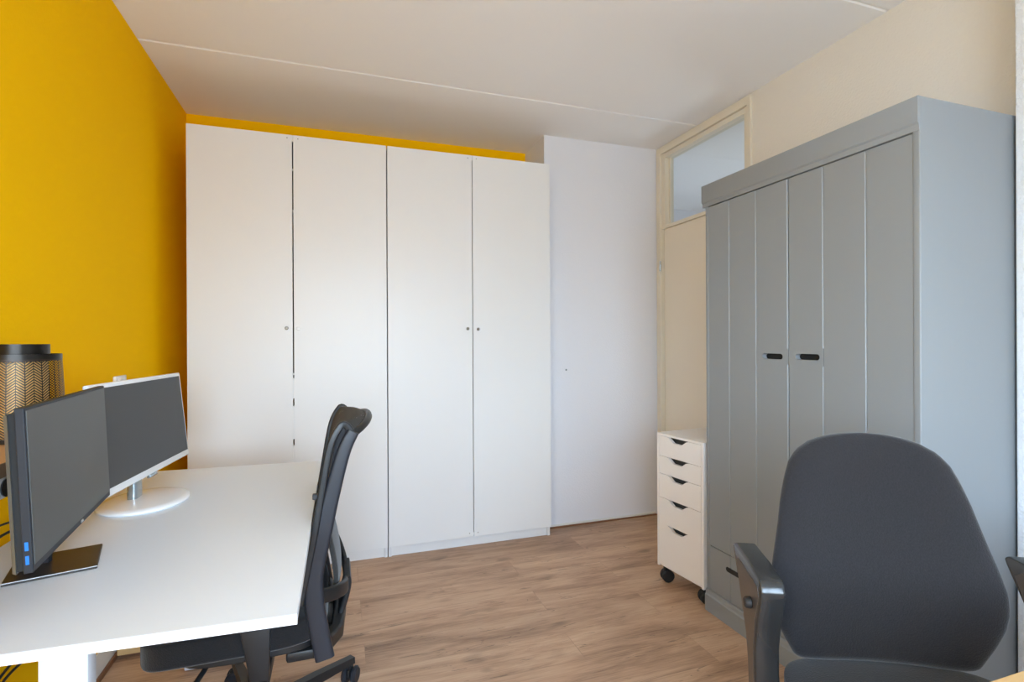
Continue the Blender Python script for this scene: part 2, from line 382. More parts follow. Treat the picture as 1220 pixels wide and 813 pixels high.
# ------------------------------------------------------------------ white wardrobes
def wardrobe(x0, xm, x1, gap, label, knobs, pl, rails):
    T = 2.36; yb = YB-.008
    t = thing('wardrobe', label, 'wardrobe', (x0, 0, 0), 0, 'white two-door wardrobes along the back wall')
    W = x1-x0; m = xm-x0
    b = MB().box(0.001, .019, .021, yb, 0, T, .001).box(W-.019, W-.001, .021, yb, 0, T, .001)
    b.box(.019, W-.019, .022, yb, T-.019, T-.001).box(.019, W-.019, .022, yb, .06, .078)
    b.build('carcass', M['white_body'], t)
    MB().box(.019, W-.019, yb-.01, yb, .078, T-.02).build('back_panel', M['inside'], t)
    MB().box(.02, W-.02, .03+pl, .046+pl, .001, .058).build('plinth', M['white_lam'], t)
    for z in (.45, .85, 1.95): MB().box(.02, W-.02, .05, yb-.012, z, z+.018).build('shelf', M['white_body'], t)
    for side, (a, c) in enumerate(((.0015, m-gap/2), (m+gap/2, W-.0015))):
        d = MB().box(a, c, 0, .019, .062, T, .0012).build('door', M['white_lam'], t)
        kx = (c-knobs[0]) if side == 0 else (a+knobs[1])
        kz = 1.316 if side == 0 else 1.313
        k = MB().lathe([(0, .012), (.007, .0115), (.0095, .008), (.0085, .003), (.006, 0), (0, 0)], 20).xf(Matrix.Translation((kx, 0, kz)) @ Matrix.Rotation(PI/2, 4, 'X'))
        km = M['knob_white'] if knobs[2+side] == 'w' else M['knob_dark']
        ko = k.build('knob', km, d, True)
        if knobs[2] != knobs[3]: ko['label'] = 'white round knob' if km is M['knob_white'] else 'dark metal round knob'
        ex = (c-.024) if side == 0 else (a+.024)
        [MB().cyl((ex, .001, z), (ex, -.0006, z), .0028, n=10).build('screw_cap', M['knob_dark'], d) for z in (T-.018, .085)]
    if rails:
        for za, zb in rails: MB().box(m-gap/2-.001, m+gap/2+.001, .004, .019, za, zb).build('edge_strip', M['white_lam'], t)
    return t
wardrobe(.115, .618, 1.113, .0062, 'white two-door wardrobe unit in the corner by the yellow wall', (.030, .022, 'd', 'w'), 0,
         [(2.325, 2.36), (2.17, 2.178), (1.062, 1.072), (.935, 1.045), (.715, .895), (.08, .680)])
wardrobe(1.116, 1.617, 2.124, .0045, 'white two-door wardrobe unit beside the blank white wall, with two dark knobs', (.030, .030, 'd', 'd'), 0,
         [(2.33, 2.36), (2.16, 2.168), (.07, .085)])

# ------------------------------------------------------------------ grey wardrobe
GX, GY0, GY1, GH = 2.44, -1.988, -1.055, 1.951
t = thing('grey_wardrobe', 'tall grey painted plank-door wardrobe against the cream right wall', 'wardrobe', (GX, GY1, 0))
L_ = GY0-GY1       # negative: local y runs 0 .. -.933
b = MB()
b.box(.008, .56, L_+.0, L_+.022, .0, GH, .004, 3)         # near side
b.box(.008, .56, -.026, -.006, .0, 1.86, .004)                # far side
b.box(.54, .558, L_+.02, -.02, .02, 1.86)                     # back
b.box(.02, .55, L_+.02, -.02, .30, .315).box(.02, .55, L_+.02, -.02, .085, .10)
b.build('body', M['grey'], t, True)
c = MB().prism([(0.0, GH), (0.0, 1.874), (.006, 1.868), (.006, 1.851), (.03, 1.851), (.03, 1.862), (.558, 1.862), (.558, GH)], L_+.0005, 0.012, 'y', .002, 2)
c.build('cornice', M['grey'], t, True)
c = MB().prism([(0.0, 0), (0.0, .072), (.005, .078), (.005, .094), (.010, .100), (.03, .100), (.03, 0)], L_+.002, 0, 'y', .0015, 1)
c.build('plinth', M['grey'], t, True)
seams = [-1.210, -1.361, -1.518, -1.667, -1.822]
def slot_panel(ya, yb, z0, z1, slots, sz, x0=.010, x1=.032, holes_h=.022):
    """panel of vertical V-jointed planks from ya (far) to yb (near), with through slots"""
    mb = MB()
    es = [ya]+[s for s in seams if yb+.02 < s < ya-.02]+[yb]
    for a, c in zip(es, es[1:]):
        a_, c_ = a-GY1, c-GY1
        sl = [s for s in slots if c < (s[0]+s[1])/2 < a]
        v = .0035
        # plank prism in plan with V edges towards the room
        pl = [(x0+v, a_), (x0, a_-v), (x0, c_+v), (x0+v, c_), (x1, c_), (x1, a_)]
        if not sl: mb.prism(pl, z0, z1, 'z')
        else:
            sa, sb = max(sl[0])-GY1, min(sl[0])-GY1; r = holes_h/2
            mb.prism(pl, z0, sz-r-.02, 'z'); mb.prism(pl, sz+r+.02, z1, 'z')
            # middle band with rounded slot cut: two halves in (y,z)
            def band(sgn):
                o = [(a_, sz+sgn*(r+.02)), (a_, sz)]
                arc1 = [(sa-r+r*math.cos(q), sz+sgn*r*math.sin(q)) for q in [k*PI/12 for k in range(0, 7)]]
                arc2 = [(sb+r-r*math.cos(q), sz+sgn*r*math.sin(q)) for q in [k*PI/12 for k in range(6, -1, -1)]]
                return o+arc1+arc2+[(c_, sz), (c_, sz+sgn*(r+.02))]
            for sgn in (1, -1): mb.prism(band(sgn), x0+.0004, x1, 'x')
            # keep V edge line across the band
    return mb
d1 = slot_panel(-1.066, -1.5165, .306, 1.847, [(-1.392, -1.492)], 1.176); o = d1.build('door', M['grey'], t); 
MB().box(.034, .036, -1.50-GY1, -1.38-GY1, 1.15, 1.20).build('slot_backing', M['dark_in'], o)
d2 = slot_panel(-1.5195, -1.9775, .306, 1.847, [(-1.550, -1.652)], 1.178); o = d2.build('door', M['grey'], t)
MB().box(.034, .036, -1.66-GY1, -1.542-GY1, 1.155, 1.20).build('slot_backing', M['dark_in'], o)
d3 = slot_panel(-1.066, -1.9775, .103, .303, [], .24).build('drawer', M['grey'], t)
for a, c in ((-1.183, -1.305), (-1.74, -1.862)):
    MB().prism(rrect(c-GY1, a-GY1, .229, .250, .0104), .0092, .012, 'x').build('finger_slot', M['dark_in'], d3)

# ------------------------------------------------------------------ drawer unit on castors
n_, f_ = Vector((2.443, -1.046)), Vector((2.407, -.733))
ang = math.atan2(n_.x-f_.x, -(n_.y-f_.y))      # rotation of local -y axis
t = thing('drawer_unit', 'narrow white drawer unit on black castors beside the grey wardrobe', 'drawer unit', (f_.x, f_.y, 0), ang)
Wd = (n_-f_).length; z0, z1 = .082, .765; dp = .50
b = MB().box(0, dp, -.014, 0, z0, z1, .001).box(0, dp, -Wd, -Wd+.014, z0, z1, .001).box(0, dp, -Wd+.013, -.013, z1-.012, z1-.0005, .0005).box(0.012, dp, -Wd+.013, -.013, z0, z0+.012)
b.box(dp-.01, dp, -Wd+.01, -.01, z0+.01, z1-.01)
b.build('carcass', M['drawer'], t)
MB().box(.04, dp-.012, -Wd+.016, -.016, z0+.014, z1-.014).build('drawer_boxes', M['inside'], t)
H = z1-z0
# drawer tops from the photo, as fractions of the body height
fr = [.018, .155, .278, .445, .668 if False else .445]
fronts = [(.020, .167), (.170, .300), (.303, .478), (.481, .985)]
def front(mb, za, zb, notch=True):
    ya, yb = -.0155, -Wd+.0155
    cy = (ya+yb)/2+.012; s = .072
    top = zb
    if notch:
        o = [(ya, za), (ya, top), (cy+s, top), (cy+s-.014, top-.005), (cy+s*.40, top-.025), (cy-s*.40, top-.025), (cy-s+.014, top-.005), (cy-s, top), (yb, top), (yb, za)]
    else: o = [(ya, za), (ya, top), (yb, top), (yb, za)]
    # split so every polygon is simple/convex enough
    mb.prism(o, .0005, .016, 'x')
def zf(f): return z1-f*H
for k, (fa, fb) in enumerate(fronts[:3]):
    mb = MB(); front(mb, zf(fb), zf(fa)); mb.build('drawer', M['drawer'], t)
# the deep bottom front carries a second (cut) grip half way
mb = MB(); front(mb, zf(.6735), zf(.481)); front(mb, zf(.985), zf(.6735)); mb.build('drawer', M['drawer'], t)
for (x, y, rot) in ((.028, -.030, -.35), (.036, -Wd+.034, -.35), (dp-.05, -.04, .3), (dp-.05, -Wd+.04, 1.)):
    cs = MB().cyl((0, 0, .060), (0, 0, z0), .012, n=12).box(-.012, .02, -.014, .014, .046, .062, .004).xf(Matrix.Translation((x, y, 0)) @ Matrix.Rotation(rot, 4, 'Z')).build('castor', M['rubber'], t, True)
    MB().cyl((.008, -.024, .0315), (.008, -.002, .0315), .031, bev=.005, n=24).cyl((.008, .002, .0315), (.008, .024, .0315), .031, bev=.004, n=24).xf(Matrix.Translation((x, y, 0)) @ Matrix.Rotation(rot, 4, 'Z')).build('wheel', M['rubber'], cs, True)

# ------------------------------------------------------------------ white desk
DZ = .73
t = thing('desk', 'long white desk along the yellow wall holding two monitors', 'desk', (.40, -1.30, 0))
q = [(.765-.4, -1.983+1.3), (.774-.4, -.655+1.3), (-.012+.02-.4+.026, -.622+1.3), (-.4+.036, -1.945+1.3)]
tp = MB().prism(q, DZ-.0185, DZ, 'z', .0012, 1); tp.build('tabletop', M['desk'], t)
MB().prism([q[3], q[0], (q[0][0], q[0][1]-.0012), (q[3][0], q[3][1]-.0012)], DZ-.0183, DZ-.0006, 'z').build('edge_band', M['desk_edge'], t)
for yy, nm in ((-1.885, 0), (-.76, 1)):
    y = yy+1.3
    MB().box(-.060, .013, y-.026, y+.010, .03, DZ-.037, .003).box(-.30, .30, y-.010, y+.025, DZ-.038, DZ-.0187, .003).box(-.012-(.30, .10)[nm], -.012+(.30, .10)[nm], y-.03, y+.03, .002, .03, .006).build('leg', M['desk_metal'], t, True)
MB().box(-.045, .02, -1.87+1.3, -.78+1.3, DZ-.050, DZ-.025, .003).build('crossbar', M['desk_metal'], t, True)

# ------------------------------------------------------------------ monitors
def yawdir(a, b): return math.atan2(b[1]-a[1], b[0]-a[0])
def monitor_frame(name, label, near, far, zlo, h, lean, loc):
    """returns thing + matrix of panel: local X along near->far, local Z up the leaned panel, local -Y towards the viewer side (+x)"""
    t = thing(name, label, 'monitor', loc)
    a = yawdir(near, far)
    Mx = Matrix.Translation(Vector((near[0], near[1], zlo))-Vector(loc)) @ Matrix.Rotation(a, 4, 'Z') @ Matrix.Rotation(-lean, 4, 'X')
    return t, Mx, (Vector(far)-Vector(near)).length
# dark monitor
near, far = (.3365, -1.9138), (.2735, -1.4077)
t, Mx, W_ = monitor_frame('monitor', 'dark grey flat monitor on a square black base, nearer of the two on the desk', near, far, .842, .29, .0415, (.2235, -1.567, DZ))
Hm = .288
# front is local -Y (points to +x world)
MB().box(0, W_, -.0, .014, 0, Hm, .002).xf(Mx).build('bezel', M['mon_dark'], t)
MB().box(.006, W_-.006, -.0012, .003, .013, Hm-.006).xf(Mx).build('screen', M['screen_g'], t)
MB().box(.006, W_-.006, .013, .026, .004, Hm-.010).xf(Mx).build('vent_channel', M['dark_in'], t)
MB().prism([(.002, .0235), (W_-.002, .0235), (W_-.010, .031), (.010, .031)], .001, Hm-.012, 'z').box(W_/2-.13, W_/2+.13, .028, .036, .06, .22, .006).xf(Mx).build('back_housing', M['mon_back'], t)
for z in (.016, .040): MB().box(-.0010, .001, .0045, .0095, z, z+.015).xf(Mx).build('usb_port', M['usb'], t)
MB().box(W_*.52, W_*.52+.012, -.0018, 0, .004, .009).xf(Mx).build('badge', M['edge_silver'], t)
# stand
c3 = [(.169, -1.664), (.322, -1.62), (.278, -1.468), (.125, -1.512)]
pb = [(x-.2235, y+1.567) for x, y in c3]
MB().prism(pb, .0, .007, 'z', .002, 2).build('base', M['base_dark'], t)
MB().prism([pb[0], pb[1], (pb[1][0], pb[1][1]-.0008), (pb[0][0]+.0002, pb[0][1]-.0008)], .0055, .0072, 'z').build('base_rim', M['edge_silver'], t)
stp = [(-.044, .012, .006), (-.040, .012, .10), (-.018, .004, .17), (.032, .0, .195)]
MB().sweep(catmull(stp, 5), [(-.030, -.007), (.030, -.007), (.030, .007), (-.030, .007)], up=(.12, 1, 0)).build('stand', M['mon_dark'], t)
# white monitor
near, far = (.2362, -1.3504), (.3017, -.7540)
t, Mx, W_ = monitor_frame('monitor', 'white-framed flat monitor on a round white base at the far end of the desk', near, far, .8134, .31, .1027, (.25, -1.075, DZ))
Hm = .3153
MB().box(0, W_, 0, .016, 0, Hm, .005, 3).xf(Mx).build('bezel', M['mon_white'], t, True)
MB().box(.012, W_-.012, -.001, .003, .022, Hm-.013).xf(Mx).build('screen', M['screen_w'], t)
MB().box(.03, W_-.03, .016, .030, .03, Hm-.03, .01).box(W_/2-.1, W_/2+.1, .030, .045, .05, .22, .008).xf(Mx).build('back_housing', M['mon_white'], t, True)
MB().box(W_*.46, W_*.46+.05, -.001, .010, -.009, .001, .002).xf(Mx).build('button_strip', M['chrome'], t, True)
MB().lathe([(0, .0), (.118, 0), (.124, .004), (.121, .010), (.10, .013), (.03, .017), (0, .017)], 48, (0.005, -.012, 0), 1.0, 1.18).build('base', M['mon_white'], t, 'all')
MB().prism(rrect(-.040, -.012, -.030, .030, .010), .014, .15, 'z').build('stand', M['chrome'], t, True)

# ------------------------------------------------------------------ wall shelf, lamp, power strip, cables, socket
SZ = 1.007
sh = thing('wall_shelf', 'raw wooden wall shelf above the desk at the left edge', 'shelf', (0.001, -1.9, SZ-.04))
MB().prism([(0, -.45), (.2165, -.45), (.2165, .545), (.2, .56), (0, .56)], .012, .04, 'z').build('board', M['wood_shelf'], sh)
MB().box(.2167, .2190, -.45, .545, .012, .0395).build('front_edge', M['wood_edge'], sh)
for y in (-.35, .2, .48): MB().box(0, .006, y-.012, y+.012, -.14, .012).box(0, .15, y-.010, y+.010, .004, .012).build('bracket', M['black_pl'], sh)
ps = thing('power_strip', 'white power strip with black round sockets fixed under the wooden shelf', 'power strip', (.185, -1.9, SZ-.0285))
MB().box(0, .030, -.3, .235, -.044, -.0003, .004).build('housing', M['knob_white'], ps, True)
for y in (-.25, -.19, -.13, -.072, -.014, .044, .102, .160, .21):
    MB().lathe([(.0175, 0), (.0185, .003), (.0165, .0035), (.0145, .001), (0, .0008)], 24).xf(Matrix.Translation((.030, y, -.0225)) @ Matrix.Rotation(PI/2, 4, 'Y')).build('socket', M['gloss_black'], ps, True)
# lamp
lp = thing('table_lamp', 'dark metal lantern lamp with herringbone cut-outs on the wooden shelf', 'lamp', (.100, -1.452, SZ))
MB().lathe([(.0, 0), (.070, 0), (.072, .010), (.0, .010)], 40).build('base', M['lamp_ring'], lp, True)
MB().lathe([(.0895, 0.008), (.0895, .06), (.088, .12), (.085, .18), (.0835, .206)], 64).build('shade', M['lamp_dark'], lp, 'all')
for pr in ([(.0905, .003), (.0905, .012), (.0885, .012), (.0885, .003)], [(.0845, .196), (.0842, .208), (.080, .208), (.080, .196)]): MB().lathe(pr, 64, closed=True).build('rim', M['lamp_ring'], lp, True)
MB().lathe([(.058, .010), (.058, .205), (.055, .205), (.055, .010)], 48, closed=True).build('inner_sleeve', M['lamp_gold'], lp, True)
MB().lathe([(.0615, .19), (.0615, .232), (.0585, .232), (.0585, .19)], 48, closed=True).build('top_ring', M['lamp_ring'], lp, True)
MB().lathe([(.0615, .200), (.0815, .199), (.0815, .196), (.0615, .196)], 48, closed=True).build('spoke_plate', M['lamp_ring'], lp, True)
# cables on the desk behind the monitor
cab = MB().tube(catmull([(.02, -1.62, .80), (.025, -1.45, .785), (.03, -1.34, .776), (.05, -1.22, .760), (.08, -1.14, .7345), (.09, -1.05, .7345)], 6), .003, 8)
tag(cab.build('power_cable', M['rubber'], None, True), 'black cable hanging just above the desk by the yellow wall', 'cable', 'cables behind the dark monitor')
cab = MB().tube(catmull([(.02, -1.62, .735), (.025, -1.45, .742), (.03, -1.35, .752), (.05, -1.25, .747), (.09, -1.18, .735), (.12, -1.12, .735)], 6), .0035, 8)
tag(cab.build('power_cable', M['rubber'], None, True), 'lower black cable lying along the desk edge by the yellow wall', 'cable', 'cables behind the dark monitor')
cab = MB().tube(catmull([(.10, -1.78, .005), (.07, -1.74, .03), (.03, -1.60, .28), (.022, -1.45, .367), (.02, -1.361, .387), (.02, -1.317, .394), (.02, -1.279, .399), (.022, -1.18, .42), (.04, -1.0, .50)], 6), .0035, 8)
tag(cab.build('power_cable', M['rubber'], None, True), 'upper of the two black cables under the desk by the yellow wall', 'cable', 'cables under the desk')
cab = MB().tube(catmull([(.14, -1.74, .005), (.08, -1.70, .03), (.03, -1.58, .25), (.022, -1.45, .345), (.02, -1.361, .366), (.02, -1.317, .372), (.02, -1.264, .370), (.02, -1.214, .366), (.03, -1.05, .34)], 6), .0035, 8)
tag(cab.build('power_cable', M['rubber'], None, True), 'lower of the two black cables under the desk by the yellow wall', 'cable', 'cables under the desk')
# wall switch
s = thing('wall_socket', 'small white wall socket on the yellow wall behind the white monitor', 'wall socket', (0, -.535, 1.067))
MB().box(.0005, .012, -.055, .055, -.041, .041, .003).build('cover', M['knob_white'], s, True)
for y0, y1 in ((-.04, -.004), (.004, .04)): MB().box(.012, .016, y0, y1, -.03, .03, .002).build('rocker', M['knob_white'], s, True)
# little hook on the white wall
hk = MB().lathe([(0, .012), (.005, .011), (.006, .006), (.0035, 0), (0, 0)], 16).xf(Matrix.Translation((2.294, YW, 1.045)) @ Matrix.Rotation(PI/2, 4, 'X'))
tag(hk.build('wall_hook', M['chrome'], None, True), 'tiny metal hook on the blank white wall', 'hook')
# wooden box on the floor under the desk
bx = thing('wooden_box', 'low light wooden box on the floor under the desk', 'box', (.0175, -.612, 0))
for q4 in ((0, .45, 0, .018), (0, .45, .20, .218), (0, .016, .018, .2), (.434, .45, .018, .2)): MB().box(*q4, .012, .10, .002).build('side_board', M['wood_light'], bx)
MB().box(.01, .44, .012, .206, .002, .018).build('bottom', M['skirt_wood'], bx)

# ------------------------------------------------------------------ office chairs: shared five-star base
def star_base(t, c, r, a0, gz=.40, m='black_pl'):
    bx = bpy.data.objects
    hub = MB().cyl((c[0], c[1], .062), (c[0], c[1], .135), .034, .028, bev=.004, n=28)
    arms = hub
    for k in range(5):
        a = a0+k*2*PI/5; d = Vector((math.cos(a), math.sin(a), 0))
        p0 = Vector((c[0], c[1], .108))+d*.02; p1 = Vector((c[0], c[1], .100))+d*(r*.6); p2 = Vector((c[0], c[1], .088))+d*(r+.012)
        arms.sweep([p0, p1, p2], [(-.020, -.020), (.020, -.020), (.016, .014), (-.016, .014)], scales=[(1.1, 1.2), (.9, .9), (.8, .6)])
    o = arms.build('star_base', M[m], t, True)
    for k in range(5):
        a = a0+k*2*PI/5; p = Vector((c[0], c[1], 0))+Vector((math.cos(a), math.sin(a), 0))*r
        X = Matrix.Translation(p) @ Matrix.Rotation(a+.5+k*.7, 4, 'Z')
        cs = MB().cyl((0, 0, .05), (0, 0, .082), .007, n=10).box(-.020, .024, -.006, .006, .030, .060, .005).xf(X).build('castor', M[m], t, True)
        MB().cyl((.006, -.026, .031), (.006, -.007, .031), .0305, bev=.006, n=26).cyl((.006, .007, .031), (.006, .026, .031), .0305, bev=.006, n=26).xf(X).build('wheel', M['mon_dark'], cs, True)
    MB().cyl((c[0], c[1], .12), (c[0], c[1], .26), .026, n=24).cyl((c[0], c[1], .26), (c[0], c[1], gz), .015, n=20).build('gas_column', M['black_pl'], t, True)

# ------------------------------------------------------------------ chair 1: mesh-back chair tucked under the desk (faces -x)
O1 = Vector((.60, -1.27, 0))
t = thing('office_chair', 'black mesh-back office chair tucked under the white desk', 'chair', O1)
star_base(t, (0, 0), .345, math.atan2(.207, .282), .36)
def L1(x, y, z): return (x-O1.x, y-O1.y, z)
YA, YZ = -1.485, -1.055
ym = (YA+YZ)/2
# seat cushion: superellipse slab with waterfall front
def seat_fn(u, v, x0, x1, hw, zt, th, droop):
    """closed shell: u around thickness, v across"""
    return None
def cushion(x0, x1, y0, y1, zb, zt, r=.035, droop=0., n=8):
    mb = MB().box(x0, x1, y0, y1, zb, zt)
    bmesh.ops.subdivide_edges(mb.bm, edges=mb.bm.edges[:], cuts=5, use_grid_fill=True)
    cx, cy = (x0+x1)/2, (y0+y1)/2; hx, hy = (x1-x0)/2, (y1-y0)/2; cz = (zb+zt)/2; hz = (zt-zb)/2
    for v in mb.bm.verts:
        u, w, s = (v.co.x-cx)/hx, (v.co.y-cy)/hy, (v.co.z-cz)/hz
        # round the plan and the edges
        k = (abs(u)**5+abs(w)**5)**.2 if (u or w) else 0
        mxx = max(abs(u), abs(w), 1e-6); pl = mxx/max(k, 1e-6)
        v.co.x = cx+u*pl*hx; v.co.y = cy+w*pl*hy
        e = max(0, mxx-.78)/.22
        v.co.z = cz+s*hz*(1-.35*e*e)+(-droop*max(0, -u-.3)**2)
    return mb
seat = cushion(L1(.335, 0, 0)[0], L1(.81, 0, 0)[0], -.242, .232, .385, .500, droop=.03)
seat.build('seat', M['seat_fab'], t, 'all', [('SUBSURF', dict(levels=1, render_levels=2))])
sh_ = cushion(L1(.42, 0, 0)[0], L1(.80, 0, 0)[0], -.215, .205, .372, .410)
sh_.build('seat_shell', M['black_pl'], t, 'all', [('SUBSURF', dict(levels=1, render_levels=1))])
MB().box(-.14, .18, -.07, .07, .335, .385, .012, 3).box(-.16, -.05, -.13, .13, .355, .385, .008).box(.10, .22, -.20, .20, .345, .375, .008).build('tilt_mechanism', M['black_pl'], t, True)
MB().tube(catmull([(-.09, -.07, .36), (-.105, -.16, .352), (-.125, -.215, .335), (-.13, -.225, .32)], 5), .007, 10).build('lever', M['black_pl'], t, True)
# side members of the backrest (x,z profile)
memb = [(.882, .985), (.855, .928), (.824, .813), (.798, .699), (.776, .600), (.776, .517), (.790, .421), (.803, .352)]
mprof = catmull([(x, 0, z) for x, z in memb], 6)
def blade(y, wid_s):
    pts = [L1(p.x, y, p.z) for p in mprof]; n = len(pts)
    sc = []
    for i in range(n):
        s = i/(n-1)
        w = .55+.9*min(1, s/.25) if s < .25 else 1.45 if s > .45 else 1.45
        w = 1.0+.55*min(1, s/.5)
        sc.append((w, 1.))
    return MB().sweep(pts, rrect(-.0165, .0165, -.011, .011, .007, 3), up=(0, 1, 0), scales=sc)
bf = MB()
bl = blade(YA, 1); me = bpy.data.meshes.new('x')
o = bl.build('back_upright', M['blue_black'], t, True)
o = blade(YZ, 1).build('back_upright', M['blue_black'], t, True)
# mesh panel (curls backwards at the top)
mp = [(.745, .515), (.762, .60), (.782, .70), (.801, .813), (.820, .925), (.836, .975), (.860, 1.008), (.895, 1.018), (.930, 1.004)]
mpr = catmull([(x, 0, z) for x, z in mp], 5)
def mesh_fn(u, v):
    k = min(int(u*(len(mpr)-1)), len(mpr)-2); s = u*(len(mpr)-1)-k
    p = mpr[k].lerp(mpr[k+1], s); w = 2*v-1
    hw = .222-.012*max(0, u-.6)/.4
    tt = max(0, (u-.72)/.28)
    return L1(p.x+.018*(1-w*w)*(1-u*.4)-.006-.045*tt*abs(w)**3, ym+w*hw, p.z-.030*abs(w)**2.5*tt)
MB().grid(mesh_fn, 40, 16).build('mesh_panel', M['mesh'], t, 'all', [('SOLIDIFY', dict(thickness=.004))])
# frame around the mesh: top rail
rail = [mesh_fn(1., v/12) for v in range(13)]
MB().tube(rail, .011, 10, up=(0, 0, 1)).build('top_rail', M['black_pl'], t, True)
for w in (0, 1):
    edge = [mesh_fn(u/24, w) for u in range(25)]
    MB().sweep(edge, rrect(-.010, .010, -.008, .008, .005, 3), up=(0, 1, 0)).build('side_rim', M['mesh'] if False else M['black_pl'], t, True)
# rear yoke: centre stem that forks to both uprights, and the lumbar pad in front of it
flat = rrect(-.008, .008, -.021, .021, .006, 3)
yo = MB().sweep(catmull([L1(.790, ym, .37), L1(.835, ym, .370), L1(.850, ym, .41), L1(.864, ym, .455), L1(.870, ym, .49), L1(.866, ym, .51)], 5), rrect(-.075, .075, -.009, .009, .007, 3), up=(1, 0, .3))
for sg, tipz in ((-1, .525), (1, .60)):
    yo.sweep(catmull([L1(.862, ym+sg*.0, .482), L1(.860, ym+sg*.09, .492), L1(.835, ym+sg*.165, .512 if sg < 0 else .54), L1(.790, ym+sg*.213, tipz)], 6), flat, up=(.0, 0, 1), scales=None)
yo.build('lumbar_frame', M['black_pl'], t, True)
padp = catmull([(.832, 0, .475), (.838, 0, .54), (.830, 0, .61), (.815, 0, .68), (.806, 0, .735), (.800, 0, .748)], 5)
def pad(u, v):
    k = min(int(u*(len(padp)-1)), len(padp)-2); q_ = u*(len(padp)-1)-k
    p = padp[k].lerp(padp[k+1], q_); w = 2*v-1; e = 1-abs(2*u-1)**4*.35
    return L1(p.x-.012*w*w, ym+w*.14*e, p.z)
MB().grid(pad, 18, 14)  .build('lumbar_pad', M['pad'], t, 'all', [('SOLIDIFY', dict(thickness=.012))])
MB().sweep([L1(.79, YA, .38), L1(.835, ym-.12, .375), L1(.845, ym, .385), L1(.835, ym+.12, .375), L1(.79, YZ, .38)], rrect(-.018, .018, -.022, .022, .008, 3)).build('lower_bracket', M['black_pl'], t, True)
# slim clip seen against the wardrobe just above the desk edge
MB().box(*sorted((L1(.766, 0, 0)[0]+.006, L1(.80, 0, 0)[0])), YA-O1.y-.010, YA-O1.y+.012, .802-.0, .815, .002).build('back_clip', M['black_pl'], t)
for s, yy in ((-1, YA-.02), (1, YZ+.02)):
    a = MB().prism([(L1(.592, 0, 0)[0], .50), (L1(.668, 0, 0)[0], .50), (L1(.657, 0, 0)[0], .655), (L1(.610, 0, 0)[0], .655)], yy-O1.y-.011, yy-O1.y+.011, 'y', .004)
    a.prism([(L1(.588, 0, 0)[0], .508), (L1(.622, 0, 0)[0], .31), (L1(.662, 0, 0)[0], .31), (L1(.668, 0, 0)[0], .508)], yy-O1.y-.012, yy-O1.y+.012, 'y', .004)
    y0, y1 = sorted((yy-O1.y+s*.012, s*.05)); a.box(L1(.622, 0, 0)[0], L1(.662, 0, 0)[0], y0, y1, .312, .345, .005)
    o = a.build('arm_post', M['black_pl'], t, True)
    MB().box(L1(.53, 0, 0)[0], L1(.74, 0, 0)[0], yy-O1.y-.035, yy-O1.y+.035, .654, .680, .010, 3).build('arm_pad', M['black_pl'], t, True)

# ------------------------------------------------------------------ chair 2: big fabric chair, right foreground
F = Vector((-.46, -.888, 0)).normalized()
O2 = Vector((2.0165, -2.152, 0))+Vector((.888, -.46, 0))*.018
rz = math.atan2(-.46, .888)             # local +x = image right, local +y = backwards
t = thing('office_chair', 'large charcoal fabric office chair with black armrests in the right foreground', 'chair', O2, rz)
star_base(t, (0, -.22), .33, .3, .42)
half = [(.494, .165), (.505, .192), (.53, .206), (.56, .222), (.60, .238), (.64, .2455), (.68, .245), (.73, .235), (.80, .218), (.86, .205), (.91, .190), (.945, .176), (.972, .154), (.992, .122), (1.004, .084), (1.010, .045), (1.012, 0)]
def hw(z):
    for (za, a), (zb, b) in zip(half, half[1:]):
        if za <= z <= zb: return a+(b-a)*(z-za)/(zb-za)
    return 0
zs = [h[0] for h in half]
def back_pt(z, w, side):
    """side -1 front, 1 rear"""
    h = hw(z) if z < 1.0119 else .0
    x = w*h-.008*max(0, (z-.80)/.2)
    e = abs(w)
    base = .12*(z-.6)                                            # tilt
    lum_ = -.030*math.exp(-((z-.66)/.10)**2)                     # lumbar bulge forwards
    curve = -.045*(w*h/.25)**2                                   # wings forward
    th = .030*math.sqrt(max(0, 1-e**6))*min(1, math.sqrt(max(0, (1.012-z))/.05))*min(1, math.sqrt(max(0, z-.494)/.03)+.2)
    return (x, base+lum_*(1-.6*e*e)+curve+side*th+.012, z)
rows = 46; cols = 28
def backrest():
    bm = bmesh.new(); fr_, re = [], []
    zz = [.494+(1.0118-.494)*(1-math.cos(PI*i/rows))/2 for i in range(rows+1)]
    ww = [-math.cos(PI*j/cols) for j in range(cols+1)]
    for z in zz:
        fr_.append([bm.verts.new(back_pt(z, w, -1)) for w in ww]); re.append([bm.verts.new(back_pt(z, w, 1)) for w in ww])
    for G, fl in ((fr_, 0), (re, 1)):
        for i in range(rows):
            for j in range(cols):
                q = [G[i][j], G[i][j+1], G[i+1][j+1], G[i+1][j]]; bm.faces.new(q[::-1] if fl else q)
    bmesh.ops.remove_doubles(bm, verts=bm.verts[:], dist=.0004)
    # close bottom/top strips
    bd = [e for e in bm.edges if len(e.link_faces) == 1]
    if bd: bmesh.ops.holes_fill(bm, edges=bd, sides=0)
    bmesh.ops.recalc_face_normals(bm, faces=bm.faces[:])
    mb = MB(); mb._add(bm); return mb
backrest().build('backrest', M['fabric'], t, 'all')
cs = cushion(-.242, .242, -.47, .005, .425, .503)
cs.build('seat', M['seat_fab'], t, 'all', [('SUBSURF', dict(levels=1, render_levels=2))])  # darker than the backrest fabric: shading of the seat put into its colour
cushion(-.215, .215, -.44, -.02, .400, .43).build('seat_shell', M['black_pl'], t, 'all')
